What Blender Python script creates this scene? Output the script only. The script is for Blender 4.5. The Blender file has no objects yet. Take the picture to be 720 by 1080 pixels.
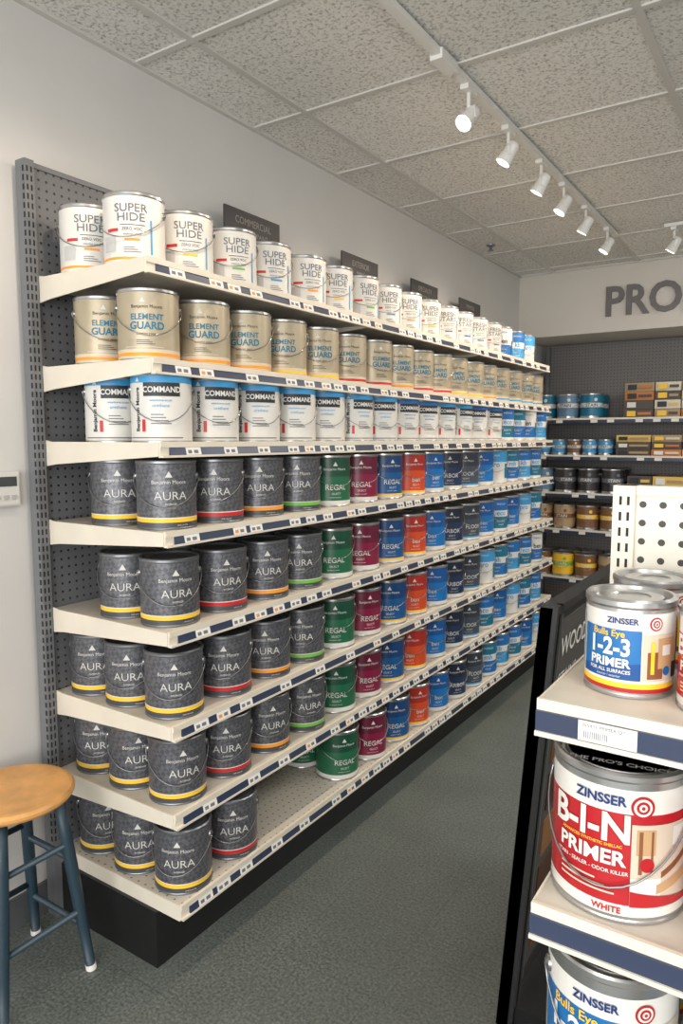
import bpy, bmesh, math, random
from mathutils import Matrix, Vector
random.seed(7)
sc = bpy.context.scene
rad = math.radians

# ---------------------------------------------------------------- materials
def lin(c):
    return tuple((v/12.92 if v <= 0.04045 else ((v+0.055)/1.055)**2.4) for v in c)
_m = {}
def mat(name, rgb, rough=0.5, metal=0.0, noise=0.0, nscale=20, bump=0.0, coat=0.0):
    """rgb given in sRGB 0-255"""
    if name in _m: return _m[name]
    m = bpy.data.materials.new(name); m.use_nodes = True
    nt = m.node_tree; b = nt.nodes['Principled BSDF']
    c = lin([v/255 for v in rgb])
    b.inputs['Base Color'].default_value = (*c, 1)
    b.inputs['Roughness'].default_value = rough
    b.inputs['Metallic'].default_value = metal
    if coat: b.inputs['Coat Weight'].default_value = coat; b.inputs['Coat Roughness'].default_value = 0.15
    if noise or bump:
        tc = nt.nodes.new('ShaderNodeTexCoord'); n = nt.nodes.new('ShaderNodeTexNoise')
        n.inputs['Scale'].default_value = nscale; n.inputs['Detail'].default_value = 5
        nt.links.new(tc.outputs['Object'], n.inputs['Vector'])
        if noise:
            r = nt.nodes.new('ShaderNodeValToRGB')
            r.color_ramp.elements[0].position = 0.35; r.color_ramp.elements[1].position = 0.65
            r.color_ramp.elements[0].color = (*[v*(1-noise) for v in c], 1)
            r.color_ramp.elements[1].color = (*[min(1, v*(1+noise)) for v in c], 1)
            nt.links.new(n.outputs['Fac'], r.inputs['Fac']); nt.links.new(r.outputs['Color'], b.inputs['Base Color'])
        if bump:
            bp = nt.nodes.new('ShaderNodeBump'); bp.inputs['Strength'].default_value = bump; bp.inputs['Distance'].default_value = 0.01
            nt.links.new(n.outputs['Fac'], bp.inputs['Height']); nt.links.new(bp.outputs['Normal'], b.inputs['Normal'])
    _m[name] = m; return m

def emis(name, rgb, s):
    m = bpy.data.materials.new(name); m.use_nodes = True
    b = m.node_tree.nodes['Principled BSDF']
    b.inputs['Emission Color'].default_value = (*lin([v/255 for v in rgb]), 1)
    b.inputs['Emission Strength'].default_value = s
    return m

def pegboard(name, rgb, hole, ax, pitch=0.0254, r=0.0032, rough=0.5):
    m = bpy.data.materials.new(name); m.use_nodes = True
    nt = m.node_tree; b = nt.nodes['Principled BSDF']; b.inputs['Roughness'].default_value = rough
    tc = nt.nodes.new('ShaderNodeTexCoord'); s = nt.nodes.new('ShaderNodeSeparateXYZ')
    nt.links.new(tc.outputs['Object'], s.inputs[0])
    def mth(op, a, bb=None):
        n = nt.nodes.new('ShaderNodeMath'); n.operation = op
        for i, v in enumerate((a, bb)):
            if v is None: continue
            if isinstance(v, (int, float)): n.inputs[i].default_value = v
            else: nt.links.new(v, n.inputs[i])
        return n.outputs[0]
    ds = []
    for a in ax:
        f = mth('FRACT', mth('ADD', mth('DIVIDE', s.outputs[a], pitch), 500.0))
        ds.append(mth('MULTIPLY', mth('SUBTRACT', f, 0.5), pitch))
    d = mth('SQRT', mth('ADD', mth('MULTIPLY', ds[0], ds[0]), mth('MULTIPLY', ds[1], ds[1])))
    k = mth('LESS_THAN', d, r)
    mx = nt.nodes.new('ShaderNodeMix'); mx.data_type = 'RGBA'
    nt.links.new(k, mx.inputs[0])
    mx.inputs[6].default_value = (*lin([v/255 for v in rgb]), 1)
    mx.inputs[7].default_value = (*lin([v/255 for v in hole]), 1)
    nt.links.new(mx.outputs[2], b.inputs['Base Color'])
    return m

def ceiling_mat():
    m = bpy.data.materials.new('ceiling_tile'); m.use_nodes = True
    nt = m.node_tree; b = nt.nodes['Principled BSDF']; b.inputs['Roughness'].default_value = 0.95
    tc = nt.nodes.new('ShaderNodeTexCoord')
    n = nt.nodes.new('ShaderNodeTexNoise'); n.inputs['Scale'].default_value = 85; n.inputs['Detail'].default_value = 6; n.inputs['Roughness'].default_value = 0.8
    nt.links.new(tc.outputs['Object'], n.inputs['Vector'])
    r = nt.nodes.new('ShaderNodeValToRGB')
    r.color_ramp.elements[0].position = 0.37; r.color_ramp.elements[0].color = (*lin((.60, .59, .57)), 1)
    r.color_ramp.elements[1].position = 0.5; r.color_ramp.elements[1].color = (*lin((.95, .94, .92)), 1)
    nt.links.new(n.outputs['Fac'], r.inputs['Fac'])
    br = nt.nodes.new('ShaderNodeTexBrick'); br.offset = 0; br.inputs['Scale'].default_value = 1.0
    br.inputs['Brick Width'].default_value = 0.6; br.inputs['Row Height'].default_value = 0.6; br.inputs['Mortar Size'].default_value = 0
    br.inputs['Color1'].default_value = (1, 1, 1, 1); br.inputs['Color2'].default_value = (.82, .82, .82, 1)
    mp = nt.nodes.new('ShaderNodeMapping'); mp.inputs['Location'].default_value = (1.1, -1.72+.6*6, 0)
    nt.links.new(tc.outputs['Object'], mp.inputs['Vector']); nt.links.new(mp.outputs['Vector'], br.inputs['Vector'])
    x = nt.nodes.new('ShaderNodeMix'); x.data_type = 'RGBA'; x.blend_type = 'MULTIPLY'; x.inputs[0].default_value = 1
    nt.links.new(r.outputs['Color'], x.inputs[6]); nt.links.new(br.outputs['Color'], x.inputs[7]); nt.links.new(x.outputs[2], b.inputs['Base Color'])
    bp = nt.nodes.new('ShaderNodeBump'); bp.inputs['Strength'].default_value = 0.35; bp.inputs['Distance'].default_value = 0.003
    nt.links.new(n.outputs['Fac'], bp.inputs['Height']); nt.links.new(bp.outputs['Normal'], b.inputs['Normal'])
    return m

def floor_mat():
    m = bpy.data.materials.new('floor_vinyl'); m.use_nodes = True
    nt = m.node_tree; b = nt.nodes['Principled BSDF']; b.inputs['Roughness'].default_value = 0.38
    tc = nt.nodes.new('ShaderNodeTexCoord')
    n = nt.nodes.new('ShaderNodeTexNoise'); n.inputs['Scale'].default_value = 120; n.inputs['Detail'].default_value = 4
    n2 = nt.nodes.new('ShaderNodeTexNoise'); n2.inputs['Scale'].default_value = 2.5; n2.inputs['Detail'].default_value = 6
    br = nt.nodes.new('ShaderNodeTexBrick'); br.offset = 0; br.inputs['Scale'].default_value = 1.0
    br.inputs['Brick Width'].default_value = 0.305; br.inputs['Row Height'].default_value = 0.305
    br.inputs['Mortar Size'].default_value = 0.0012; br.inputs['Mortar'].default_value = (.7, .7, .7, 1)
    br.inputs['Color1'].default_value = (1, 1, 1, 1); br.inputs['Color2'].default_value = (.93, .93, .93, 1)
    for q in (n, n2, br): nt.links.new(tc.outputs['Object'], q.inputs['Vector'])
    r = nt.nodes.new('ShaderNodeValToRGB')
    r.color_ramp.elements[0].position = 0.33; r.color_ramp.elements[0].color = (*lin((.325, .355, .34)), 1)
    r.color_ramp.elements[1].position = 0.68; r.color_ramp.elements[1].color = (*lin((.50, .525, .505)), 1)
    nt.links.new(n.outputs['Fac'], r.inputs['Fac'])
    def mul(a, bb, f=1.0):
        x = nt.nodes.new('ShaderNodeMix'); x.data_type = 'RGBA'; x.blend_type = 'MULTIPLY'; x.inputs[0].default_value = f
        nt.links.new(a, x.inputs[6]); nt.links.new(bb, x.inputs[7]); return x.outputs[2]
    r2 = nt.nodes.new('ShaderNodeValToRGB'); r2.color_ramp.elements[0].color = (.72, .72, .72, 1); r2.color_ramp.elements[0].position = .3; r2.color_ramp.elements[1].position = .7
    nt.links.new(n2.outputs['Fac'], r2.inputs['Fac'])
    nt.links.new(mul(mul(r.outputs['Color'], br.outputs['Color']), r2.outputs['Color']), b.inputs['Base Color'])
    return m

def chevron_mat(name, rgb, amt=0.35):
    m = bpy.data.materials.new(name); m.use_nodes = True
    nt = m.node_tree; b = nt.nodes['Principled BSDF']; b.inputs['Roughness'].default_value = 0.36; b.inputs['Metallic'].default_value = 0.35
    c = lin([v/255 for v in rgb])
    tc = nt.nodes.new('ShaderNodeTexCoord'); mp = nt.nodes.new('ShaderNodeMapping')
    mp.inputs['Rotation'].default_value = (rad(45), rad(0), rad(45)); nt.links.new(tc.outputs['Object'], mp.inputs['Vector'])
    ck = nt.nodes.new('ShaderNodeTexChecker'); ck.inputs['Scale'].default_value = 90
    ck.inputs['Color1'].default_value = (*[v*(1-amt) for v in c], 1); ck.inputs['Color2'].default_value = (*[v*(1+amt) for v in c], 1)
    nt.links.new(mp.outputs['Vector'], ck.inputs['Vector']); nt.links.new(ck.outputs['Color'], b.inputs['Base Color'])
    return m

# ---------------------------------------------------------------- mesh builder
_tc = {}
def text_data(s, size, align='CENTER', bold=0.0, cut=None, sx=1.0):
    key = (s, size, align, bold, cut, sx)
    if key in _tc: return _tc[key]
    cu = bpy.data.curves.new('t', 'FONT'); cu.body = s; cu.size = size; cu.align_x = align; cu.align_y = 'CENTER'
    cu.resolution_u = 3; cu.offset = bold
    ob = bpy.data.objects.new('t', cu); sc.collection.objects.link(ob)
    dg = bpy.context.evaluated_depsgraph_get(); dg.update()
    me = bpy.data.meshes.new_from_object(ob.evaluated_get(dg))
    bpy.data.objects.remove(ob)
    bm = bmesh.new(); bm.from_mesh(me)
    for v in bm.verts: v.co.x *= sx
    if cut and bm.verts:
        x0 = min(v.co.x for v in bm.verts); x1 = max(v.co.x for v in bm.verts); x = x0+cut
        while x < x1:
            bmesh.ops.bisect_plane(bm, geom=bm.verts[:]+bm.edges[:]+bm.faces[:], plane_co=(x, 0, 0), plane_no=(1, 0, 0), dist=1e-6)
            x += cut
    bm.verts.index_update()
    vs = [(v.co.x, v.co.y) for v in bm.verts]; fs = [[v.index for v in f.verts] for f in bm.faces]
    bm.free(); bpy.data.meshes.remove(me)
    _tc[key] = (vs, fs); return _tc[key]

class MB:
    def __init__(s): s.v = []; s.f = []; s.mi = []; s.sm = []; s.mats = []; s.M = Matrix()
    def m(s, mt):
        if mt not in s.mats: s.mats.append(mt)
        return s.mats.index(mt)
    def add(s, vs, fs, mt, smooth=False):
        o = len(s.v); k = s.m(mt)
        s.v += [tuple(s.M @ Vector(p)) for p in vs]
        for f in fs: s.f.append([i+o for i in f]); s.mi.append(k); s.sm.append(smooth)
    def box(s, x0, x1, y0, y1, z0, z1, mt):
        vs = [(x, y, z) for x in (x0, x1) for y in (y0, y1) for z in (z0, z1)]
        s.add(vs, [(0,1,3,2),(4,6,7,5),(0,4,5,1),(2,3,7,6),(0,2,6,4),(1,5,7,3)], mt)
    def prism_xz(s, poly, y0, y1, mt):
        n = len(poly)
        vs = [(x, y0, z) for x, z in poly]+[(x, y1, z) for x, z in poly]
        s.add(vs, [list(range(n)), list(range(2*n-1, n-1, -1))]+[(i, i+n, (i+1) % n+n, (i+1) % n) for i in range(n)], mt)
    def prism_yz(s, poly, x0, x1, mt):
        n = len(poly)
        vs = [(x0, y, z) for y, z in poly]+[(x1, y, z) for y, z in poly]
        s.add(vs, [list(range(n)), list(range(2*n-1, n-1, -1))]+[(i, i+n, (i+1) % n+n, (i+1) % n) for i in range(n)], mt)
    def lathe(s, prof, mts, seg=40, smooth=True, cap0=True, cap1=True):
        """prof [(r,z)], mts: material per segment or single"""
        for i in range(len(prof)-1):
            (r0, z0), (r1, z1) = prof[i], prof[i+1]
            mt = mts[i] if isinstance(mts, list) else mts
            vs = []
            for (r, z) in ((r0, z0), (r1, z1)):
                vs += [(r*math.cos(2*math.pi*k/seg), r*math.sin(2*math.pi*k/seg), z) for k in range(seg)]
            s.add(vs, [(k, (k+1) % seg, seg+(k+1) % seg, seg+k) for k in range(seg)], mt, smooth)
        for cap, (r, z), mt in ((cap0, prof[0], mts[0] if isinstance(mts, list) else mts), (cap1, prof[-1], mts[-1] if isinstance(mts, list) else mts)):
            if cap and r > 1e-5:
                vs = [(r*math.cos(2*math.pi*k/seg), r*math.sin(2*math.pi*k/seg), z) for k in range(seg)]
                s.add(vs, [list(range(seg))], mt)
    def tube(s, pts, r, mt, seg=6):
        vs = []; n = len(pts)
        for i, p in enumerate(pts):
            p = Vector(p); t = (Vector(pts[min(i+1, n-1)])-Vector(pts[max(i-1, 0)])).normalized()
            a = t.cross(Vector((0, 0, 1)))
            if a.length < 1e-3: a = t.cross(Vector((1, 0, 0)))
            a.normalize(); b = t.cross(a)
            rr = r[i] if isinstance(r, (list, tuple)) else r
            vs += [tuple(p+a*rr*math.cos(2*math.pi*k/seg)+b*rr*math.sin(2*math.pi*k/seg)) for k in range(seg)]
        fs = [(i*seg+k, i*seg+(k+1) % seg, (i+1)*seg+(k+1) % seg, (i+1)*seg+k) for i in range(n-1) for k in range(seg)]
        fs += [list(range(seg)), list(range((n-1)*seg, n*seg))]
        s.add(vs, fs, mt, True)
    def patch(s, a0, a1, z0, z1, r, mt, zs=None):
        """curved label patch, degrees; optional zs = (z0 left, z0 right, z1 left, z1 right)"""
        n = max(2, int(abs(a1-a0)/5)); vs = []
        for i in range(n+1):
            t = i/n; a = rad(a0+(a1-a0)*t)
            lo, hi = (z0, z1) if zs is None else (zs[0]*(1-t)+zs[1]*t, zs[2]*(1-t)+zs[3]*t)
            vs += [(r*math.cos(a), r*math.sin(a), lo), (r*math.cos(a), r*math.sin(a), hi)]
        s.add(vs, [(2*i, 2*i+2, 2*i+3, 2*i+1) for i in range(n)], mt, True)
    def disc(s, a0, zc, rr, r, mt, n=20):
        vs = [(r*math.cos(rad(a0)+rr*math.cos(q)/r), r*math.sin(rad(a0)+rr*math.cos(q)/r), zc+rr*math.sin(q)) for q in [2*math.pi*k/n for k in range(n)]]
        vs.append((r*math.cos(rad(a0)), r*math.sin(rad(a0)), zc))
        s.add(vs, [(k, (k+1) % n, n) for k in range(n)], mt, True)
    def ctext(s, st, size, a0, zc, r, mt, align='CENTER', bold=0.0, cut=None, sx=1.0):
        vs, fs = text_data(st, size, align, bold, cut, sx)
        s.add([(r*math.cos(rad(a0)+x/r), r*math.sin(rad(a0)+x/r), zc+y) for x, y in vs], fs, mt)
    def ftext(s, st, size, o, ux, uy, mt, align='CENTER', bold=0.0, sx=1.0, depth=None):
        vs, fs = text_data(st, size, align, bold, None, sx)
        o = Vector(o); ux = Vector(ux); uy = Vector(uy)
        P = [o+ux*x+uy*y for x, y in vs]
        s.add([tuple(p) for p in P], fs, mt)
        if depth:
            nrm = ux.cross(uy)*depth
            s.add([tuple(p-nrm) for p in P], fs, mt)
            from collections import Counter
            ec = Counter(tuple(sorted((f[i], f[(i+1) % len(f)]))) for f in fs for i in range(len(f)))
            n = len(P)
            s.add([tuple(p) for p in P]+[tuple(p-nrm) for p in P], [(a, b, b+n, a+n) for (a, b), c in ec.items() if c == 1], mt)
    def mesh(s, name):
        me = bpy.data.meshes.new(name); me.from_pydata(s.v, [], s.f)
        for mt in s.mats: me.materials.append(mt)
        me.polygons.foreach_set('material_index', s.mi); me.polygons.foreach_set('use_smooth', s.sm)
        me.update(); return me
    def obj(s, name, loc=(0, 0, 0), parent=None):
        ob = bpy.data.objects.new(name, s.mesh(name)); ob.location = loc; sc.collection.objects.link(ob)
        if parent: ob.parent = parent
        return ob
def empty(name, loc=(0, 0, 0)):
    e = bpy.data.objects.new(name, None); e.location = loc; sc.collection.objects.link(e); e.empty_display_size = .1; return e

# palette
WALL = mat('wall_paint', (210, 208, 205), 0.85, noise=0.02, nscale=3, bump=0.02)
WALLB = mat('wall_paint_back', (212, 206, 197), 0.85)
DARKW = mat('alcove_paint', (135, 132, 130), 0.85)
TRIM = mat('trim_white', (215, 213, 208), 0.5)
TBAR = mat('ceiling_grid_metal', (206, 203, 198), 0.5)
CREAM = mat('shelf_cream_enamel', (220, 212, 196), 0.4, noise=0.04, nscale=8)
DECK = mat('shelf_deck_worn', (204, 196, 182), 0.45, noise=0.14, nscale=9)
NAVY = mat('price_strip_navy', (50, 60, 84), 0.3)
TAG = mat('price_tag_paper', (224, 224, 220), 0.6)
TAGI = mat('price_tag_ink', (110, 110, 116), 0.6)
TAGR = mat('price_tag_orange', (225, 140, 70), 0.6)
BLACK = mat('black_enamel', (24, 24, 25), 0.4)
SIGN = mat('sign_charcoal', (70, 67, 68), 0.5)
SIGNT = mat('sign_text', (150, 146, 142), 0.5)
POST = mat('upright_gray', (110, 112, 115), 0.45)
SLOT = mat('slot_dark', (28, 29, 32), 0.7)
STEEL = mat('can_steel', (185, 185, 185), 0.28, 0.9)
STEELD = mat('can_steel_dark', (130, 132, 136), 0.35, 0.8)
WIRE = mat('bail_wire', (150, 150, 152), 0.3, 0.9)
WHITE = mat('label_white', (214, 212, 206), 0.35)
INK = mat('label_ink', (38, 40, 46), 0.5)
GREYT = mat('label_grey', (104, 108, 116), 0.5)
CYAN = mat('label_cyan', (60, 150, 205), 0.4)
BLUE = mat('label_blue', (30, 105, 175), 0.4)
RED = mat('label_red', (196, 38, 42), 0.4)
YEL = mat('label_yellow', (245, 196, 50), 0.4)
ORA = mat('label_orange', (240, 150, 40), 0.4)
GRN = mat('label_green', (110, 180, 70), 0.4)
TAN = mat('can_tan', (176, 164, 140), 0.35, 0.3)
TANL = mat('can_tan_light', (202, 192, 170), 0.4)
TEAL = mat('label_teal', (20, 110, 140), 0.4)
GRAY = chevron_mat('can_charcoal_pattern', (94, 95, 100), 0.22)
GRAYD = mat('can_charcoal', (78, 80, 85), 0.4, 0.3)
PEG = pegboard('pegboard_gray', (104, 105, 108), (38, 40, 43), (1, 2), 0.0254, 0.0040)
PEGW = pegboard('pegboard_white', (218, 214, 202), (56, 52, 46), (0, 2), 0.03, 0.0055)
DECKH = pegboard('deck_perforated', (200, 193, 180), (120, 112, 100), (0, 1), 0.03, 0.0035)

# ---------------------------------------------------------------- room
ZC = 2.75; XW = -1.97
YB = 6.05; YS = 5.47
def simple(name, boxes):
    mb = MB()
    for b in boxes: mb.box(*b)
    return mb.obj(name)
simple('floor', [(-2.1, 3.7, -3.1, 6.2, -.08, 0, floor_mat())])
simple('wall_left', [(XW-.12, XW, -3.1, 6.2, 0, ZC, WALL)])
simple('wall_right', [(3.6, 3.72, -3.1, 6.2, 0, ZC, WALL)])
simple('wall_back', [(XW, 3.6, YB, YB+.12, 0, ZC, DARKW)])
simple('wall_soffit', [(XW, 3.6, YS, YB, 2.275, ZC, WALLB)])
# storefront (behind the camera)
simple('wall_front', [(XW, 3.6, -3.12, -3, 0, .45, WALL), (XW, 3.6, -3.12, -3, 2.55, ZC, WALL), (XW, -1.7, -3.12, -3, .45, 2.55, WALL), (3.3, 3.6, -3.12, -3, .45, 2.55, WALL)])
simple('window_1', [(-1.7, 3.3, -3.09, -3.03, .45, .5, BLACK), (-1.7, 3.3, -3.09, -3.03, 2.5, 2.55, BLACK)]+[(x, x+.05, -3.09, -3.03, .5, 2.5, BLACK) for x in (-1.7, -.05, 1.6, 3.25)])
simple('baseboard_left', [(XW, XW+.012, -3, 6.0, 0, .1, mat('baseboard_gray', (90, 92, 94), .6))])
# ceiling
simple('ceiling', [(-2.1, 3.7, -3.1, 6.2, ZC, ZC+.06, ceiling_mat())])
mb = MB()
y = 1.72-.6*7
while y < YS:
    mb.box(XW, 3.6, y-.012, y+.012, ZC-.006, ZC, TBAR); y += .6
for k in range(-1, 8):
    x = -1.1+.6*k
    mb.box(x-.012, x+.012, -3, YS, ZC-.0062, ZC, TBAR)
mb.box(XW, XW+.02, -3, YS, ZC-.01, ZC, TBAR); mb.box(XW, 3.6, YS-.02, YS, ZC-.01, ZC, TBAR)
mb.obj('ceiling_grid_trim')
# soffit lettering
mb = MB()
mb.ftext('PRODUCTS', .29, (-1.33, YS-.02, 2.475), (1, 0, 0), (0, 0, 1), mat('letter_gray', (112, 108, 108), .5), 'LEFT', bold=.006, sx=.93, depth=.018)
mb.obj('wall_lettering_sign')

# ---------------------------------------------------------------- cans
GR, GH = .0825, .19
def can_base(mb, r, h, bands, rim=STEEL, lid=STEEL, seg=40):
    """bands: [(z_top, mat)...] covering body from .006 to h-.012"""
    prof = [(r-.002, 0), (r+.0008, .001), (r+.0008, .004), (r, .006)]; mts = [rim, rim, rim]
    for zt, m_ in bands: prof.append((r, zt)); mts.append(m_)
    prof += [(r+.0015, h-.009), (r+.0015, h-.003), (r-.001, h), (r-.005, h-.001), (r-.008, h-.008), (r-.013, h-.008), (r-.015, h-.004), (r-.03, h-.004), (r-.032, h-.006)]
    mts += [rim]*5+[lid]*4
    mb.lathe(prof, mts, seg)
def bail(mb, r, h, c=0.0, drop=.085, mt=WIRE, tilt=0):
    z0 = h-.045; pts = []
    n = 18
    for i in range(n+1):
        a = -math.pi/2+math.pi*i/n
        rr = r+.006
        pts.append((rr*math.cos(a+c), rr*math.sin(a+c), z0-drop*math.cos(a)))
    mb.tube(pts, .0014, mt, 5)
    for sgn in (-1, 1):
        a = sgn*math.pi/2+c
        M0 = mb.M.copy()
        mb.M = M0 @ Matrix.Translation((r*math.cos(a), r*math.sin(a), z0)) @ Matrix.Rotation(a, 4, 'Z') @ Matrix.Rotation(rad(90), 4, 'Y')
        mb.lathe([(.011, -.001), (.010, .003), (.005, .006)], mt, 12)
        mb.M = M0
TO = .0011
def logo(mb, a, z, s, r, mt):
    vs = [(-s, -s*.7), (s, -s*.7), (0, s)]
    mb.add([(r*math.cos(rad(a)+x/r), r*math.sin(rad(a)+x/r), z+y) for x, y in vs], [(0, 1, 2)], mt)
def both(fn):
    for o in (0, 180): fn(o)

def can_gray(stripe):
    mb = MB(); can_base(mb, GR, GH, [(.020, GRAYD), (.031, stripe), (.0335, WHITE), (.178, GRAY)], STEELD, GRAYD)
    R = GR+TO
    def f(o):
        logo(mb, o, .150, .010, R, WHITE)
        mb.ctext('Benjamin Moore', .0145, o, .130, R, WHITE)
        mb.ctext('AURA', .032, o+3, .092, R, WHITE, bold=-.0003, sx=1.08)
        mb.ctext('INTERIOR', .007, o+3, .070, R, WHITE); mb.ctext('matte finish', .006, o+3, .060, R, WHITE)
        mb.ctext('ONE GALLON', .005, o+25, .012, R, WHITE)
    both(f); bail(mb, GR, GH, rad(-8)); return mb.mesh('can_charcoal')
def can_color(name, body, dark, stripe=WHITE, word='REGAL', rim=STEEL):
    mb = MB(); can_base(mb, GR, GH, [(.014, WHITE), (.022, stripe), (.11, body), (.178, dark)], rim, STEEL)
    R = GR+TO
    def f(o):
        logo(mb, o, .155, .009, R, WHITE)
        mb.ctext('Benjamin Moore', .0135, o, .137, R, WHITE)
        mb.ctext(word, .028, o+2, .070, R, WHITE, bold=.0001)
        mb.ctext('SELECT', .011, o+2, .047, R, WHITE); mb.ctext('waterborne interior', .006, o, .034, R, WHITE)
    both(f); bail(mb, GR, GH, rad(6), .07); return mb.mesh('can_'+name)
def can_white(stripe, w1='SUPER', w2='HIDE'):
    mb = MB(); can_base(mb, GR, GH, [(.013, WHITE), (.020, stripe), (.178, WHITE)], STEEL, STEEL)
    R = GR+TO
    def f(o):
        mb.ctext(w1, .030, o+8, .146, R, GREYT, sx=1.08, bold=.0002); mb.ctext(w2, .030, o+8, .122, R, GREYT, sx=1.15, bold=.0002)
        mb.patch(o-12, o+34, .102, .1036, R, INK)
        mb.ctext('ZERO VOC', .011, o+10, .092, R, INK); mb.ctext('interior latex', .009, o+10, .079, R, GREYT)
        mb.patch(o-4, o+24, .062, .068, R, stripe)
        for k in range(3): mb.patch(o-6, o+26-6*k, .032+.006*k, .0340+.006*k, R, GREYT)
        mb.patch(o-50, o-22, .035, .075, R, mat('label_pale', (188, 188, 186), .4))
        mb.patch(o-40, o-16, .086, .094, R, RED)
        mb.patch(o+44, o+48, .03, .12, R, CYAN)
    both(f); bail(mb, GR, GH, rad(-5), .075); return mb.mesh('can_white')
def can_tan(stripe):
    mb = MB(); can_base(mb, GR, GH, [(.012, TANL), (.021, stripe), (.03, TANL), (.178, TAN)], STEEL, STEEL)
    R = GR+TO
    def f(o):
        mb.patch(o-36, o+36, .034, .036, R, TANL)
        logo(mb, o-2, .156, .008, R, WHITE); mb.ctext('Benjamin Moore', .0125, o+6, .14, R, INK)
        mb.ctext('ELEMENT', .0215, o+6, .113, R, TEAL, bold=.0004); mb.ctext('GUARD', .027, o+6, .090, R, TEAL, bold=.0007)
        mb.ctext('exterior paint', .009, o+4, .070, R, INK)
        for k in range(3): mb.patch(o-14, o+20-5*k, .042+.005*k, .0435+.005*k, R, INK)
    both(f); bail(mb, GR, GH, rad(10), .08); return mb.mesh('can_tan')
def can_cmd(top):
    mb = MB(); can_base(mb, GR, GH, [(.160, WHITE), (.178, top)], STEEL, STEEL)
    R = GR+TO
    def f(o):
        mb.patch(o-20, o+50, .124, .160, R, INK)
        mb.ctext('COMMAND', .0215, o+15, .141, R+.0005, WHITE, bold=.0005, sx=.93)
        mb.ctext('waterborne acrylic', .008, o+13, .113, R, top, bold=.0001); mb.ctext('urethane', .013, o+13, .099, R, top)
        for k in range(4): mb.patch(o-6, o+32-5*k, .05+.008*k, .0525+.008*k, R, GREYT)
        vs, fs = text_data('Benjamin Moore', .0175, 'LEFT', .0005)
        mb.add([(R*math.cos(rad(o-34)-yy/R), R*math.sin(rad(o-34)-yy/R), .03+xx) for xx, yy in vs], [list(reversed(q)) for q in fs], INK)
        logo(mb, o-34, .168, .007, R, WHITE)
        mb.patch(o-24, o-17, .03, .062, R, RED)
        mb.patch(o-60, o+55, .012, .015, R, GREYT)
    both(f); bail(mb, GR, GH, rad(15), .09); return mb.mesh('can_enamel')
def can_blue(c1, c2, word='ben'):
    mb = MB(); can_base(mb, GR, GH, [(.02, WHITE), (.085, c1), (.12, WHITE), (.178, c2)], STEEL, STEEL)
    R = GR+TO
    def f(o):
        mb.ctext(word, .04, o, .105, R, INK if c2 == WHITE else CYAN, bold=.0006)
        mb.ctext('PREMIUM', .014, o, .155, R, WHITE if c2 != WHITE else c1); mb.ctext('Exterior', .016, o, .06, R, WHITE); mb.ctext('PAINT', .012, o, .04, R, WHITE)
        mb.patch(o+45, o+75, .03, .11, R, TEAL)
    both(f); bail(mb, GR, GH, 0, .08); return mb.mesh('can_two_tone')

DG = [can_gray(c) for c in (YEL, RED, ORA, GRN)]
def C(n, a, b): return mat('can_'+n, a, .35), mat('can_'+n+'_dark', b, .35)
CC = {
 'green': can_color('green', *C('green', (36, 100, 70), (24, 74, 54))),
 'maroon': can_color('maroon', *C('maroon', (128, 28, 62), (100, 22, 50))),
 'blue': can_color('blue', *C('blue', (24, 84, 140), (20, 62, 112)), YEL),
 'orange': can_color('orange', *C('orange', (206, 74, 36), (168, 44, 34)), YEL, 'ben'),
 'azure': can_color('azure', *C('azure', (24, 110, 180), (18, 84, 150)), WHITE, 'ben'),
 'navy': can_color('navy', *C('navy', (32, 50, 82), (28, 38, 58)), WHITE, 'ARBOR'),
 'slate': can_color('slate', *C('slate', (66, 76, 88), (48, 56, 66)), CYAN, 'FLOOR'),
}
CW = [can_white(c) for c in (ORA, YEL, GRN, CYAN)]
CWF = can_white(BLUE, 'FRESH', 'START')
CT = [can_tan(c) for c in (ORA, YEL, RED, CYAN)]
CM = [can_cmd(CYAN), can_cmd(BLUE)]
CB = [can_blue(BLUE, WHITE), can_blue(CYAN, BLUE, 'kb'), can_blue(WHITE, CYAN, 'pro'), can_blue(TEAL, BLUE, 'eco'), can_blue(BLUE, TEAL, 'mh')]

# ---------------------------------------------------------------- main gondola
Y0, Y1 = 1.29, 4.62
XP = -1.92
decks = [1.965, 1.708, 1.490, 1.253, .984, .723, .472, .215]
fronts = [-1.455, -1.44, -1.42, -1.41, -1.405, -1.40, -1.40, -1.385]
mb = MB()
mb.box(XP-.018, XP, Y0-.01, Y1+.02, 0.0, 2.286, PEG)
mb.box(XP-.022, XP+.004, Y0-.01, Y1+.02, 2.276, 2.29, POST)
for yy in (Y0-.034, 2.39, 3.5, Y1-.005):
    mb.box(XP-.03, XP+.014, yy, yy+.03, 0, 2.292, POST)
    z = .25
    while z < 2.27:
        mb.box(XP+.013, XP+.0146, yy+.005, yy+.010, z, z+.016, SLOT)
        mb.box(XP+.013, XP+.0146, yy+.018, yy+.023, z, z+.016, SLOT)
        z += .0254
z = .25
while z < 2.27:
    mb.box(XP+.002, XP+.010, Y0-.0346, Y0-.033, z, z+.016, SLOT); z += .0254
def shelf_lip_y(mb, xf, ya, yb, zt, hgt=.033):
    """price strip facing +X along y"""
    mb.box(xf-.006, xf+.004, ya, yb, zt-.012, zt+.003, CREAM)
    mb.prism_xz([(xf-.004, zt-.012), (xf+.002, zt-.012), (xf+.007, zt-hgt), (xf-.004, zt-hgt)], ya+.03, yb, NAVY)
    mb.box(xf-.006, xf+.001, ya, ya+.03, zt-hgt, zt-.012, CREAM)
    mb.box(xf-.006, xf+.0095, ya, yb, zt-hgt-.006, zt-hgt, CREAM)
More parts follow.
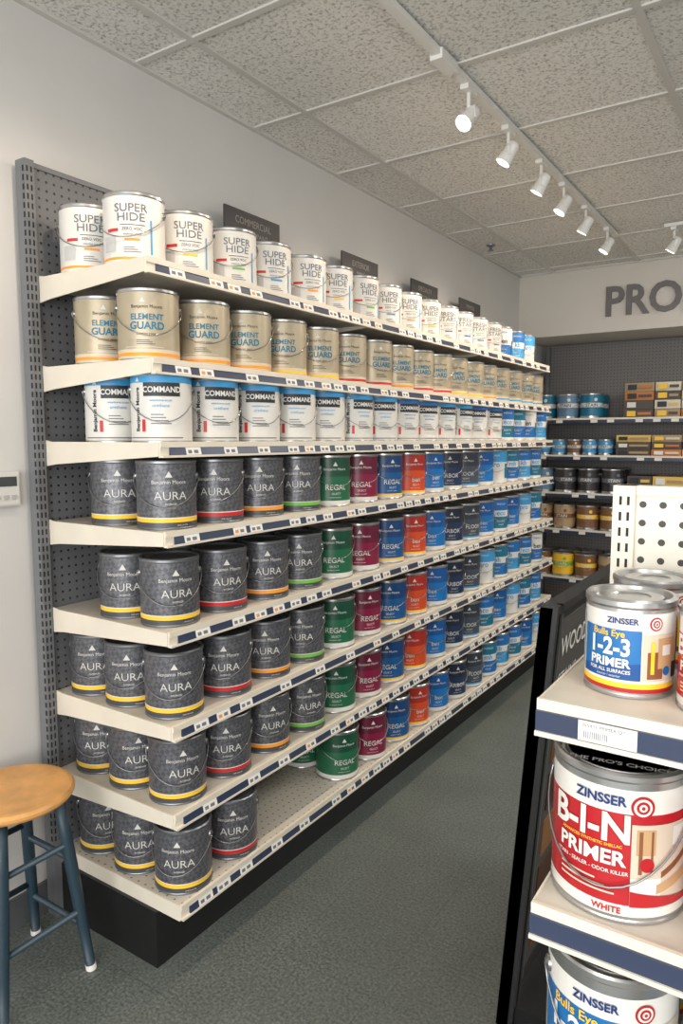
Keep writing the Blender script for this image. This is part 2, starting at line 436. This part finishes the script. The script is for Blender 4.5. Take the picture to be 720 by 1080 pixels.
for i, (zt, xf) in enumerate(zip(decks, fronts)):
    if i < 7:
        mb.box(XP+.001, xf-.006, Y0, Y1, zt-.028, zt, DECK)
        for yy in (Y0-.003, 2.394, 3.504, Y1-.001):
            mb.prism_xz([(XP+.015, zt+.006), (XP+.04, zt+.002), (xf-.004, zt+.001), (xf-.004, zt-.036), (XP+.06, zt-.064), (XP+.015, zt-.070)], yy, yy+.004, CREAM)
    else:
        mb.box(XP+.001, xf-.006, Y0, Y1, zt-.045, zt-.001, CREAM); mb.box(XP+.001, xf-.006, Y0+.002, Y1, zt-.001, zt, DECKH)
    shelf_lip_y(mb, xf, Y0, Y1, zt)
    yy = Y0+.06+random.random()*.05
    while yy < Y1-.06:
        w = .055; a = (xf+.0035, zt-.0125); b = (xf+.0084, zt-.0325)
        mb.prism_xz([(a[0]-.002, a[1]), a, b, (b[0]-.002, b[1])], yy, yy+w, TAG)
        q = .35; c1 = (a[0]+(b[0]-a[0])*q+.0004, a[1]+(b[1]-a[1])*q); c2 = (a[0]+(b[0]-a[0])*.8+.0004, a[1]+(b[1]-a[1])*.8)
        mb.prism_xz([(c1[0]-.001, c1[1]), c1, c2, (c2[0]-.001, c2[1])], yy+.006, yy+.020, random.choice([TAGR, TAGI, TAGI, TAGI]))
        mb.prism_xz([(c1[0]-.001, c1[1]), c1, c2, (c2[0]-.001, c2[1])], yy+.028, yy+.044, TAGI)
        yy += random.choice([.075, .09, .10, .15, .195])
mb.box(XP+.001, -1.475, Y0-.01, Y1, 0, decks[-1]-.045, BLACK)
mb.obj('gondola_shelving')

# header signs on top of gondola
for ya, t1, t2 in ((2.07, 'COMMERCIAL', 'PREMIUM PAINT'), (2.87, 'EXTERIOR', 'PAINTS'), (3.56, 'SPECIALTY', 'COATINGS'), (4.2, 'PRIMERS', 'FRESH START')):
    mb = MB(); mb.box(-.004, .004, 0, .33, 0, .125, SIGN)
    mb.ftext(t1, .038, (.005, .165, .085), (0, 1, 0), (0, 0, 1), SIGNT, sx=.9); mb.ftext(t2, .024, (.005, .165, .045), (0, 1, 0), (0, 0, 1), SIGNT)
    mb.box(-.014, -.004, .06, .09, .0, .03, BLACK); mb.box(-.014, -.004, .24, .27, .0, .03, BLACK)
    mb.obj('shelf_header_sign', (XP+.02, ya, 2.255))

def put(me, par, x, y, z, rot, name='can'):
    o = bpy.data.objects.new(name, me); sc.collection.objects.link(o)
    o.parent = par; o.location = (x, y, z); o.rotation_euler = (0, 0, rot); return o
def J(a): return random.uniform(-a, a)
names = ['white_paint_cans', 'tan_paint_cans', 'enamel_paint_cans', 'interior_paint_cans', 'interior_paint_cans', 'interior_paint_cans', 'interior_paint_cans', 'interior_paint_cans']
colseq = ['green', 'maroon', 'blue', 'orange', 'azure', 'navy', 'slate']
for i, zt in enumerate(decks):
    par = empty(names[i])
    xr = [(-1.605, -1.79), (-1.545, -1.735), (-1.520, -1.715), (-1.515, -1.70), (-1.505, -1.68), (-1.495, -1.665, -1.832), (-1.495, -1.665, -1.832), (-1.475, -1.65, -1.825)][i]
    n = 17 if i < 3 else 16; sp = .196 if i < 3 else .203
    for k in range(n):
        y = 1.28+(.100 if i < 2 else .112)+sp*k
        if i == 0:
            me = CW[k % 4] if k < 10 else (CWF if k < 14 else CB[k % 3])
            if k >= 14: me = CB[(k+1) % 5]
        elif i == 1: me = CT[[0, 0, 0, 1, 1, 2, 2, 0, 2, 2, 1, 1, 0, 3, 3, 3, 3][k]]
        elif i == 2: me = CM[0] if k < 7 else (CM[1] if k in (7, 8, 11, 12) else (CM[0] if k < 13 else CB[k % 5]))
        else:
            if k < 4: me = DG[k]
            elif k < 11: me = CC[colseq[k-4]]
            else: me = CB[(k*2+i) % 5] if random.random() < .8 else CC['azure']
        xs = xr if k < 7 else xr[:2]
        for d, x in enumerate(xs):
            if i == 7 and k == 1 and d == 2: continue
            if i == 7 and k in (2, 3) and d < 2: continue
            put(me, par, x+J(.003)*(d == 0), y+J(.006), zt, rad(-44)+rad(J(14)))

# ---------------------------------------------------------------- back alcove gondola
gx0, gx1, gyf, gyb = -1.9, .9, 5.56, 5.98
mb = MB()
PEGB = pegboard('pegboard_charcoal', (118, 115, 114), (60, 58, 58), (0, 2), 0.0254, 0.004)
mb.box(gx0, gx1, gyb, gyb+.02, 0, 2.25, PEGB)
mb.box(gx0, gx1, gyf+.05, gyb, 0, .12, BLACK)
bd2 = [1.655, 1.375, 1.085, .80, .42]
for zt in bd2+[.15]:
    mb.box(gx0, gx1, gyf, gyb, zt-.03, zt, DECK)
    mb.box(gx0, gx1, gyf-.006, gyf, zt-.034, zt+.003, NAVY); mb.box(gx0, gx1, gyf-.008, gyf, zt-.010, zt+.004, CREAM)
    x = gx0+.1
    while x < gx1-.1:
        mb.box(x, x+.05, gyf-.0095, gyf-.006, zt-.032, zt-.011, TAG); x += random.choice([.12, .2, .26])
for x in (gx0, -.5, gx1-.03): mb.box(x, x+.03, gyb-.03, gyb, 0, 2.25, POST)
mb.obj('alcove_shelving')
MBR = mat('label_brown', (120, 84, 56), .5); MDK = mat('label_dark', (48, 46, 48), .4)
def stain_can(c1, c2, r=GR, h=GH):
    mb = MB(); can_base(mb, r, h, [(.02, STEEL), (h*.45, c1), (h*.62, c2), (h-.012, c1)], STEEL, STEEL, 28)
    mb.ctext('STAIN', r*.4, 0, h*.53, r+TO, WHITE if c2 != WHITE else INK, bold=.0004); mb.disc(20, h*.75, r*.16, r+TO, c2, 10)
    bail(mb, r, h, 0, h*.4); return mb.mesh('stain_can')
BEI = mat('label_beige', (176, 148, 112), .5); SLB = mat('label_steelblue', (96, 130, 160), .4)
S = [stain_can(SLB, WHITE), stain_can(TEAL, WHITE), stain_can(MDK, GREYT), stain_can(MBR, YEL), stain_can(YEL, GRN), stain_can(BEI, MBR)]
Q = [stain_can(CYAN, WHITE, .054, .124), stain_can(MDK, WHITE, .054, .124), stain_can(MBR, WHITE, .054, .124)]
par = empty('stain_cans')
for r, zt in enumerate(bd2):
    x = -1.80
    while x < [-1.28, -1.30, -1.22, -1.22, -1.22][r]:
        if r == 0: me, w = S[0 if random.random() < .6 else 1], .178
        elif r == 1: me, w = random.choice(Q), .118
        elif r == 2: me, w = random.choice([S[2], S[2], S[0]]), .178
        elif r == 3: me, w = S[random.choice([3, 5])], .178
        else: me, w = S[random.choice([4, 3, 5])], .178
        put(me, par, x, gyf+.10, zt, rad(-85+J(15))); put(me, par, x, gyf+.28, zt, rad(-85)); x += w
    x = .12
    while x < .8: put(S[r % 6], par, x, gyf+.1, zt, rad(-90)); x += .18
# boxed tools
MBX = [mat('carton_yellow', (222, 186, 96), .6), mat('carton_brown', (170, 146, 112), .6), mat('carton_cream', (214, 206, 190), .6), mat('carton_dark', (84, 76, 72), .6), mat('carton_orange', (196, 120, 60), .6)]
mb = MB()
for r, zt in enumerate(bd2):
    x = [-1.19, -1.24, -1.15, -1.15, -1.15][r]
    for k in range(6):
        w = random.choice([.17, .2, .24]); hh = [.062, .05, .07, .06, .07][r]
        if x+w > .02: break
        for lv in range([4, 3, 2, 3, 3][r]):
            c = random.choice(MBX)
            z0 = zt+lv*(hh+.002)
            mb.box(x, x+w, gyf+.03+random.random()*.015, gyf+.33, z0, z0+hh, c)
            mb.box(x+.02, x+.08, gyf+.0285, gyf+.05, z0+.012, z0+hh-.012, random.choice([TAG, YEL, INK])); mb.box(x+.095, x+w-.015, gyf+.0285, gyf+.05, z0+hh*.35, z0+hh*.65, random.choice(MBX))
        x += w+.008
mb.obj('boxed_paint_tools')

# ---------------------------------------------------------------- track lighting
TW = mat('track_white', (225, 224, 220), .4)
GL = emis('lamp_glow', (255, 244, 225), 9)
tr = empty('track_light')
TX = -1.08
mb = MB()
mb.box(TX-.015, TX+.015, .6, 4.66, ZC-.026, ZC-.0065, TW)
mb.box(TX-.022, TX+.022, 2.18, 2.30, ZC-.040, ZC-.0065, TW)
mb.box(-.80, -.70, 4.60, 4.70, ZC-.026, ZC-.0065, TW)
mb.obj('rail', parent=tr)
heads = [(TX, 1.2, 0), (TX, 2.44, 72), (TX, 2.83, 25), (TX, 3.24, 10), (TX, 3.58, 30), (TX, 3.98, 5), (TX, 4.45, 20), (-.75, 4.65, 0)]
for hx, hy, yaw in heads:
    mb = MB()
    mb.box(-.015, .015, -.04, .04, -.043, -.0265, TW)
    mb.M = Matrix.Rotation(rad(yaw), 4, 'Z')
    mb.lathe([(.007, -.1), (.007, -.04)], TW, 12)
    mb.box(-.004, .004, -.034, -.029, -.135, -.095, TW); mb.box(-.004, .004, .029, .034, -.135, -.095, TW); mb.box(-.004, .004, -.034, .034, -.103, -.097, TW)
    tl = 45 if yaw > 60 else 32
    mb.M = Matrix.Rotation(rad(yaw), 4, 'Z') @ Matrix.Translation((0, 0, -.125)) @ Matrix.Rotation(rad(tl), 4, 'Y')
    mb.lathe([(.012, .050), (.021, .046), (.026, .033), (.026, .0), (.028, -.005), (.032, -.038), (.029, -.038), (.025, -.023)], TW, 24, cap1=False)
    mb.lathe([(.0001, -.030), (.027, -.030)], GL, 24)
    o = mb.obj('lamp_head', (hx, hy, ZC), tr)
    l = bpy.data.lights.new('track_spot', 'SPOT'); l.energy = 21; l.color = (1, .82, .64); l.spot_size = rad(105); l.spot_blend = .85; l.shadow_soft_size = .03
    lo = bpy.data.objects.new('spot', l); sc.collection.objects.link(lo); lo.parent = tr
    d = Matrix.Rotation(rad(yaw), 3, 'Z') @ Vector((-math.sin(rad(tl)), 0, -math.cos(rad(tl))))
    lo.location = Vector((hx, hy, ZC-.125))+d*.06
    lo.rotation_euler = d.to_track_quat('-Z', 'Y').to_euler()
mb = MB(); mb.lathe([(.03, 0), (.028, -.008), (.008, -.012), (.008, -.03), (.018, -.034), (.018, -.037)], STEELD, 16); mb.obj('ceiling_sprinkler', (-1.82, 4.5, ZC))

# ---------------------------------------------------------------- thermostat
mb = MB(); mb.box(0, .02, -.06, .06, -.05, .05, TRIM); mb.box(.02, .024, -.055, .055, -.045, .045, TRIM)
mb.box(.0235, .0255, -.03, .048, .008, .036, mat('lcd', (70, 78, 74), .2))
for k in range(3): mb.box(.024, .0275, -.02+.025*k, -.005+.025*k, -.03, -.018, mat('btn', (180, 180, 178), .5))
mb.obj('thermostat', (XW, 1.165, 1.355))

# ---------------------------------------------------------------- stool
mb = MB(); WOOD = mat('stool_oak', (214, 158, 92), .35, noise=.14, nscale=14); SB = mat('stool_teal_paint', (38, 58, 70), .45)
sh = .555
mb.lathe([(.145, sh-.030), (.154, sh-.026), (.160, sh-.018), (.160, sh-.010), (.154, sh-.002), (.145, sh), (.10, sh-.002), (.0001, sh-.003)], WOOD, 48)
legs = []
for sx_, sy_ in ((1, 1), (1, -1), (-1, -1), (-1, 1)):
    top = Vector((sx_*.082, sy_*.082, sh-.028)); bot = Vector((sx_*.132, sy_*.132, .0)); legs.append((top, bot))
    pts = [bot.lerp(top, t) for t in (0, .25, .5, .75, 1)]
    mb.tube(pts, [.013, .0155, .017, .017, .015], SB, 14)
    mb.tube([bot.lerp(top, 0), bot.lerp(top, .03)], .015, TRIM, 12)
for i in range(4):
    a, b = legs[i], legs[(i+1) % 4]
    for t in ((.34, .72) if i % 2 == 0 else (.26, .64)):
        mb.tube([a[1].lerp(a[0], t), b[1].lerp(b[0], t)], .009, SB, 10)
mb.lathe([(.10, sh-.045), (.10, sh-.03)], SB, 24)
mb.obj('round_stool', (-1.765, 1.045, 0))

# ---------------------------------------------------------------- endcap display
ex0, ex1, eyf, eyb = -.265, .66, .845, 1.22
ed = [1.180, .913, .650, .39, .13]
mb = MB()
mb.box(ex0, ex1, eyb, eyb+.02, 0, 1.42, PEGW)
mb.box(ex0-.004, ex0+.03, eyb-.012, eyb+.03, 0, 1.425, CREAM); mb.box(ex1-.03, ex1+.004, eyb-.012, eyb+.03, 0, 1.425, CREAM)
mb.box(ex0, ex1, eyb-.004, eyb+.024, 1.41, 1.425, CREAM)
z = .2
while z < 1.4:
    mb.box(ex0+.006, ex0+.010, eyb-.0128, eyb-.0115, z, z+.014, SLOT); mb.box(ex0+.018, ex0+.022, eyb-.0128, eyb-.0115, z, z+.014, SLOT); z += .0254
for i, zt in enumerate(ed):
    mb.box(ex0, ex1, eyf, eyb, zt-.025, zt, DECK)
    for xx in (ex0-.003, ex1):
        mb.prism_yz([(eyf+.004, zt+.001), (eyb-.01, zt+.003), (eyb-.01, zt-.06), (eyf+.004, zt-.036)], xx, xx+.003, CREAM)
    mb.box(ex0-.002, ex1+.002, eyf-.006, eyf, zt-.042, zt+.003, CREAM)
    mb.box(ex0-.002, ex1+.002, eyf-.010, eyf-.005, zt-.036, zt-.011, NAVY)
    mb.box(ex0-.002, ex1+.002, eyf-.013, eyf-.005, zt-.042, zt-.036, CREAM)
    for xx in ([-.215, .0, .2, .42] if i % 2 == 0 else [-.045, .18, .4]):
        mb.box(xx, xx+.066, eyf-.0118, eyf-.010, zt-.035, zt-.011, TAG)
        mb.ftext('W5431 PRIMER QT', .006, (xx+.004, eyf-.0121, zt-.016), (1, 0, 0), (0, 0, 1), TAGI, 'LEFT'); mb.ftext('||||||||||||', .009, (xx+.006, eyf-.0121, zt-.026), (1, 0, 0), (0, 0, 1), TAGI, 'LEFT', bold=.0001)
mb.box(ex0+.01, ex1-.01, eyf+.03, eyb, 0, .105, BLACK)
mb.obj('endcap_display_shelf')

NV = mat('print_navy', (28, 52, 110), .4); PB = mat('print_blue', (20, 104, 168), .3, coat=.3); PR = mat('print_red', (176, 28, 36), .3, coat=.3)
PW = mat('print_white', (224, 222, 214), .3, coat=.3); PC = mat('print_cream', (206, 192, 172), .35); PBR = mat('print_brown', (132, 84, 56), .4)
LIDK = mat('lid_dark_sticker', (96, 100, 106), .4); PTN = mat('print_tan', (190, 154, 112), .4); PPL = mat('print_pale', (190, 200, 208), .4)
def target(mb, a, z, s, r):
    for k, (q, c) in enumerate(((1, PR), (.78, PW), (.56, PR), (.34, PW), (.16, PR))): mb.disc(a, z, s*q, r+.0003*k, c, 28)
def can_123(r, h):
    k = h/.19; c = .006*k
    mb = MB(); can_base(mb, r, h, [(.012*k, STEEL), (.020*k, PR), (.030*k, YEL), (.165*k, PW), (h-.012, STEEL)], STEEL, STEEL, 72)
    R = r+.0008
    def T(st, s_, a, z, m_, **kw): mb.ctext(st, s_*k, a, z*k, R+.0012, m_, cut=c, **kw)
    mb.patch(-70, 14, .036*k, .132*k, R, PB); mb.patch(-70, 14, 0, 0, R+.0003, mat('print_blue_deep', (16, 74, 140), .3), zs=(.036*k, .036*k, .052*k, .070*k))
    T('ZINSSER', .0155, -10, .149, NV, bold=.0005*k); target(mb, 32, .146*k, .013*k, R+.0004)
    T('Bulls Eye', .018, -28, .124, YEL, bold=.0003*k)
    T('1-2-3', .046, -27, .097, PW, bold=.0014*k, sx=.86)
    T('PRIMER', .024, -26, .067, PW, bold=.0008*k, sx=1.02)
    T('FOR ALL SURFACES', .0095, -26, .051, PW, bold=.0002*k); T('interior / exterior', .0065, -26, .042, PW)
    # picture side
    mb.patch(16, 76, .036*k, .126*k, R, PC); mb.patch(22, 44, .04*k, .092*k, R+.0003, PBR); mb.patch(36, 66, .06*k, .118*k, R+.0006, PTN)
    mb.patch(26, 31, .05*k, .112*k, R+.0009, YEL); mb.disc(50, .055*k, .009*k, R+.0009, PB); mb.patch(42, 56, .085*k, .105*k, R+.0009, PW); mb.patch(60, 74, .04*k, .07*k, R+.0009, INK)
    mb.patch(84, 150, .04*k, .15*k, R, PPL)
    for q in range(9): mb.patch(88, 140-(q % 3)*8, (.05+.01*q)*k, (.053+.01*q)*k, R+.0003, GREYT)
    mb.patch(-150, -78, .04*k, .15*k, R, PPL)
    for q in range(9): mb.patch(-144, -88-(q % 3)*8, (.05+.01*q)*k, (.053+.01*q)*k, R+.0003, GREYT)
    if r > .07: bail(mb, r, h, rad(20), .1)
    return mb.mesh('can_primer')
def can_bin(r, h, lidtext=True):
    k = h/.19; c = .006*k
    mb = MB(); can_base(mb, r, h, [(.010*k, STEEL), (.024*k, PW), (.140*k, PR), (.170*k, PW), (h-.012, STEEL)], STEEL, STEEL, 72)
    R = r+.0008
    def T(st, s_, a, z, m_, **kw): mb.ctext(st, s_*k, a, z*k, R+.0012, m_, cut=c, **kw)
    T('ZINSSER', .0165, -12, .155, NV, bold=.0005*k); target(mb, 22, .150*k, .014*k, R+.0004)
    T('B-I-N', .050, -22, .119, PW, bold=.0013*k, sx=.95)
    T('ADVANCED SYNTHETIC SHELLAC', .0052, -20, .0985, YEL, bold=.0001*k)
    T('PRIMER', .0255, -20, .082, PW, bold=.0008*k, sx=1.05)
    T('STAIN - SEALER - ODOR KILLER', .0068, -20, .065, PW, bold=.0001*k)
    for q in range(3): mb.patch(-48, 2-q*8, (.036+.007*q)*k, (.0385+.007*q)*k, R+.0004, PC)
    T('WHITE', .011, -4, .017, PR, bold=.0003*k)
    mb.patch(14, 84, .024*k, .128*k, R, PC)
    mb.patch(14, 40, .024*k, .060*k, R+.0002, PW)
    mb.patch(40, 80, 0, 0, R+.0004, PBR, zs=(.060*k, .090*k, .068*k, .100*k)); mb.patch(36, 80, 0, 0, R+.0004, PTN, zs=(.040*k, .058*k, .052*k, .074*k))
    mb.patch(18, 34, .090*k, .122*k, R+.0006, PTN); mb.patch(20, 23, .066*k, .12*k, R+.0008, PBR); mb.patch(30, 32, .066*k, .12*k, R+.0008, PBR); mb.disc(27, .078*k, .009*k, R+.001, PR)
    mb.patch(50, 66, .100*k, .124*k, R+.0008, PW)
    mb.patch(14, 84, 0, 0, R+.0012, PR, zs=(.024*k, .024*k, .044*k, .028*k))
    for o in (96, 200):
        mb.patch(o, o+60, .035*k, .13*k, R, PW)
        for q in range(8): mb.patch(o+4, o+54-(q % 3)*8, (.045+.01*q)*k, (.048+.01*q)*k, R+.0003, GREYT)
    if lidtext:
        mb.lathe([(r-.016, h-.0035), (.0001, h-.0035)], LIDK, 48)
        mb.ftext("THE PRO'S", .019, (-.03, 0, h-.003), (0, 1, 0), (-1, 0, 0), TAG, bold=.0003); mb.ftext('CHOICE', .019, (.0, 0, h-.003), (0, 1, 0), (-1, 0, 0), TAG, bold=.0003)
        mb.ftext("THE PRO'S CHOICE", .014, (.048, 0, h-.003), (0, 1, 0), (-1, 0, 0), TAG, bold=.0003)
    if r > .07: bail(mb, r, h, rad(-12), .10)
    return mb.mesh('can_shellac_primer')
q123 = can_123(.054, .124); g123 = can_123(GR, GH); gbin = can_bin(GR, GH); qbin = can_bin(.054, .124, False)
par = empty('primer_cans')
put(q123, par, -.186, .958, ed[0], rad(-78), 'quart_can'); put(q123, par, -.184, 1.10, ed[0], rad(-70), 'quart_can')
for x in (-.070, .05, .17, .29, .41, .53): put(qbin if x < .2 else q123, par, x, .935, ed[0], rad(-100), 'quart_can'); put(qbin, par, x, 1.08, ed[0], rad(-80), 'quart_can')
for i in (1, 2, 3, 4):
    for k in range(5):
        x = -.187+.183*k
        if x > .6: continue
        me = (gbin if i in (1, 4) else g123) if k < 3 else (g123 if i in (1, 3) else gbin)
        put(me, par, x, .942, ed[i], rad(-82+k*5), 'gallon_can'); put(me, par, x, 1.118, ed[i], rad(-85), 'gallon_can')

# ---------------------------------------------------------------- black sample rack behind the endcap
mb = MB()
GRF = mat('frame_charcoal', (40, 40, 42), .35); PST = mat('poster_gray', (80, 77, 74), .5)
TZ = 1.11
def slab(xo, ya, yb, z0, z1, th, mt):
    f = lambda z: -.487-.085*(1-z/TZ)+xo
    mb.prism_xz([(f(z1), z1), (f(z1)-th, z1), (f(z0)-th, z0), (f(z0), z0)], ya, yb, mt)
slab(0, 1.63, 2.35, 0, TZ-.004, .03, BLACK)
slab(.012, 1.63, 1.645, 0, TZ, .042, GRF); slab(.012, 2.335, 2.35, 0, TZ, .042, GRF)
slab(.012, 1.66, 1.675, 0, TZ, .012, GRF)
slab(.012, 1.645, 2.35, TZ-.02, TZ, .042, GRF)
slab(.004, 1.70, 2.30, .12, TZ-.05, .004, PST)
slab(.008, 1.69, 1.70, .10, TZ-.03, .008, STEELD)
up = Vector((.085, 0, TZ)).normalized()
mb.ftext('WOOD', .07, (-.487+.0055-.085*(1-.985/TZ), 1.72, .985), (0, 1, 0), up, TAG, 'LEFT', bold=.001)
mb.ftext('STAINS', .05, (-.487+.0055-.085*(1-.90/TZ), 1.72, .90), (0, 1, 0), up, TAG, 'LEFT')
for k in range(5):
    z0 = .16+.13*k
    for j in range(3): slab(.007, 1.74+.18*j, 1.88+.18*j, z0, z0+.10, .004, mat('swatch_%d' % ((k+j) % 4), [(120, 78, 44), (86, 54, 34), (150, 104, 60), (64, 44, 34)][(k+j) % 4], .5))
mb.box(-.58, -.35, 1.64, 2.34, 0, .06, BLACK)
mb.prism_xz([(-.50, 1.0), (-.38, .06), (-.41, .06), (-.51, .95)], 2.30, 2.33, BLACK)
mb.obj('wood_stain_sample_rack')

# ---------------------------------------------------------------- lights
def area(name, loc, rot, sx_, sy_, e, col=(1, 1, 1)):
    l = bpy.data.lights.new(name, 'AREA'); l.shape = 'RECTANGLE'; l.size = sx_; l.size_y = sy_; l.energy = e; l.color = col
    o = bpy.data.objects.new(name, l); o.location = loc; o.rotation_euler = rot; sc.collection.objects.link(o); return o
area('window_daylight', (.8, -2.95, 1.5), (rad(97), 0, 0), 4.8, 2.0, 182, (1, .99, .975))
for x, y, e in ((.9, .2, 21), (.9, 2.6, 27), (.9, 4.7, 42), (-.3, -1.2, 14)):
    area('ceiling_fill_light', (x, y, ZC-.02), (0, 0, 0), 1.15, .55, e, (1, .96, .90))  # added fill lamp at ceiling height, out of view, to brighten the room
    simple('fill_light_frame', [(x-.6, x+.6, y-.3, y-.28, ZC-.02, ZC-.0065, TRIM), (x-.6, x+.6, y+.28, y+.3, ZC-.02, ZC-.0065, TRIM), (x-.6, x-.58, y-.28, y+.28, ZC-.02, ZC-.0065, TRIM), (x+.58, x+.6, y-.28, y+.28, ZC-.02, ZC-.0065, TRIM)])  # invented fixture frame around the added fill lamp, out of view
w = bpy.data.worlds.new('World'); sc.world = w; w.use_nodes = True
w.node_tree.nodes['Background'].inputs[0].default_value = (.97, .98, 1, 1); w.node_tree.nodes['Background'].inputs[1].default_value = 1.3

sc.view_settings.view_transform = 'Standard'; sc.view_settings.look = 'None'
cam = bpy.data.cameras.new('camera'); cam.sensor_fit = 'VERTICAL'; cam.sensor_height = 36; cam.lens = 25.0; cam.clip_start = .02
co = bpy.data.objects.new('camera', cam); co.location = (0, 0, 1.5); co.rotation_euler = (rad(90-5.86), 0, rad(33.5))
sc.collection.objects.link(co); sc.camera = co
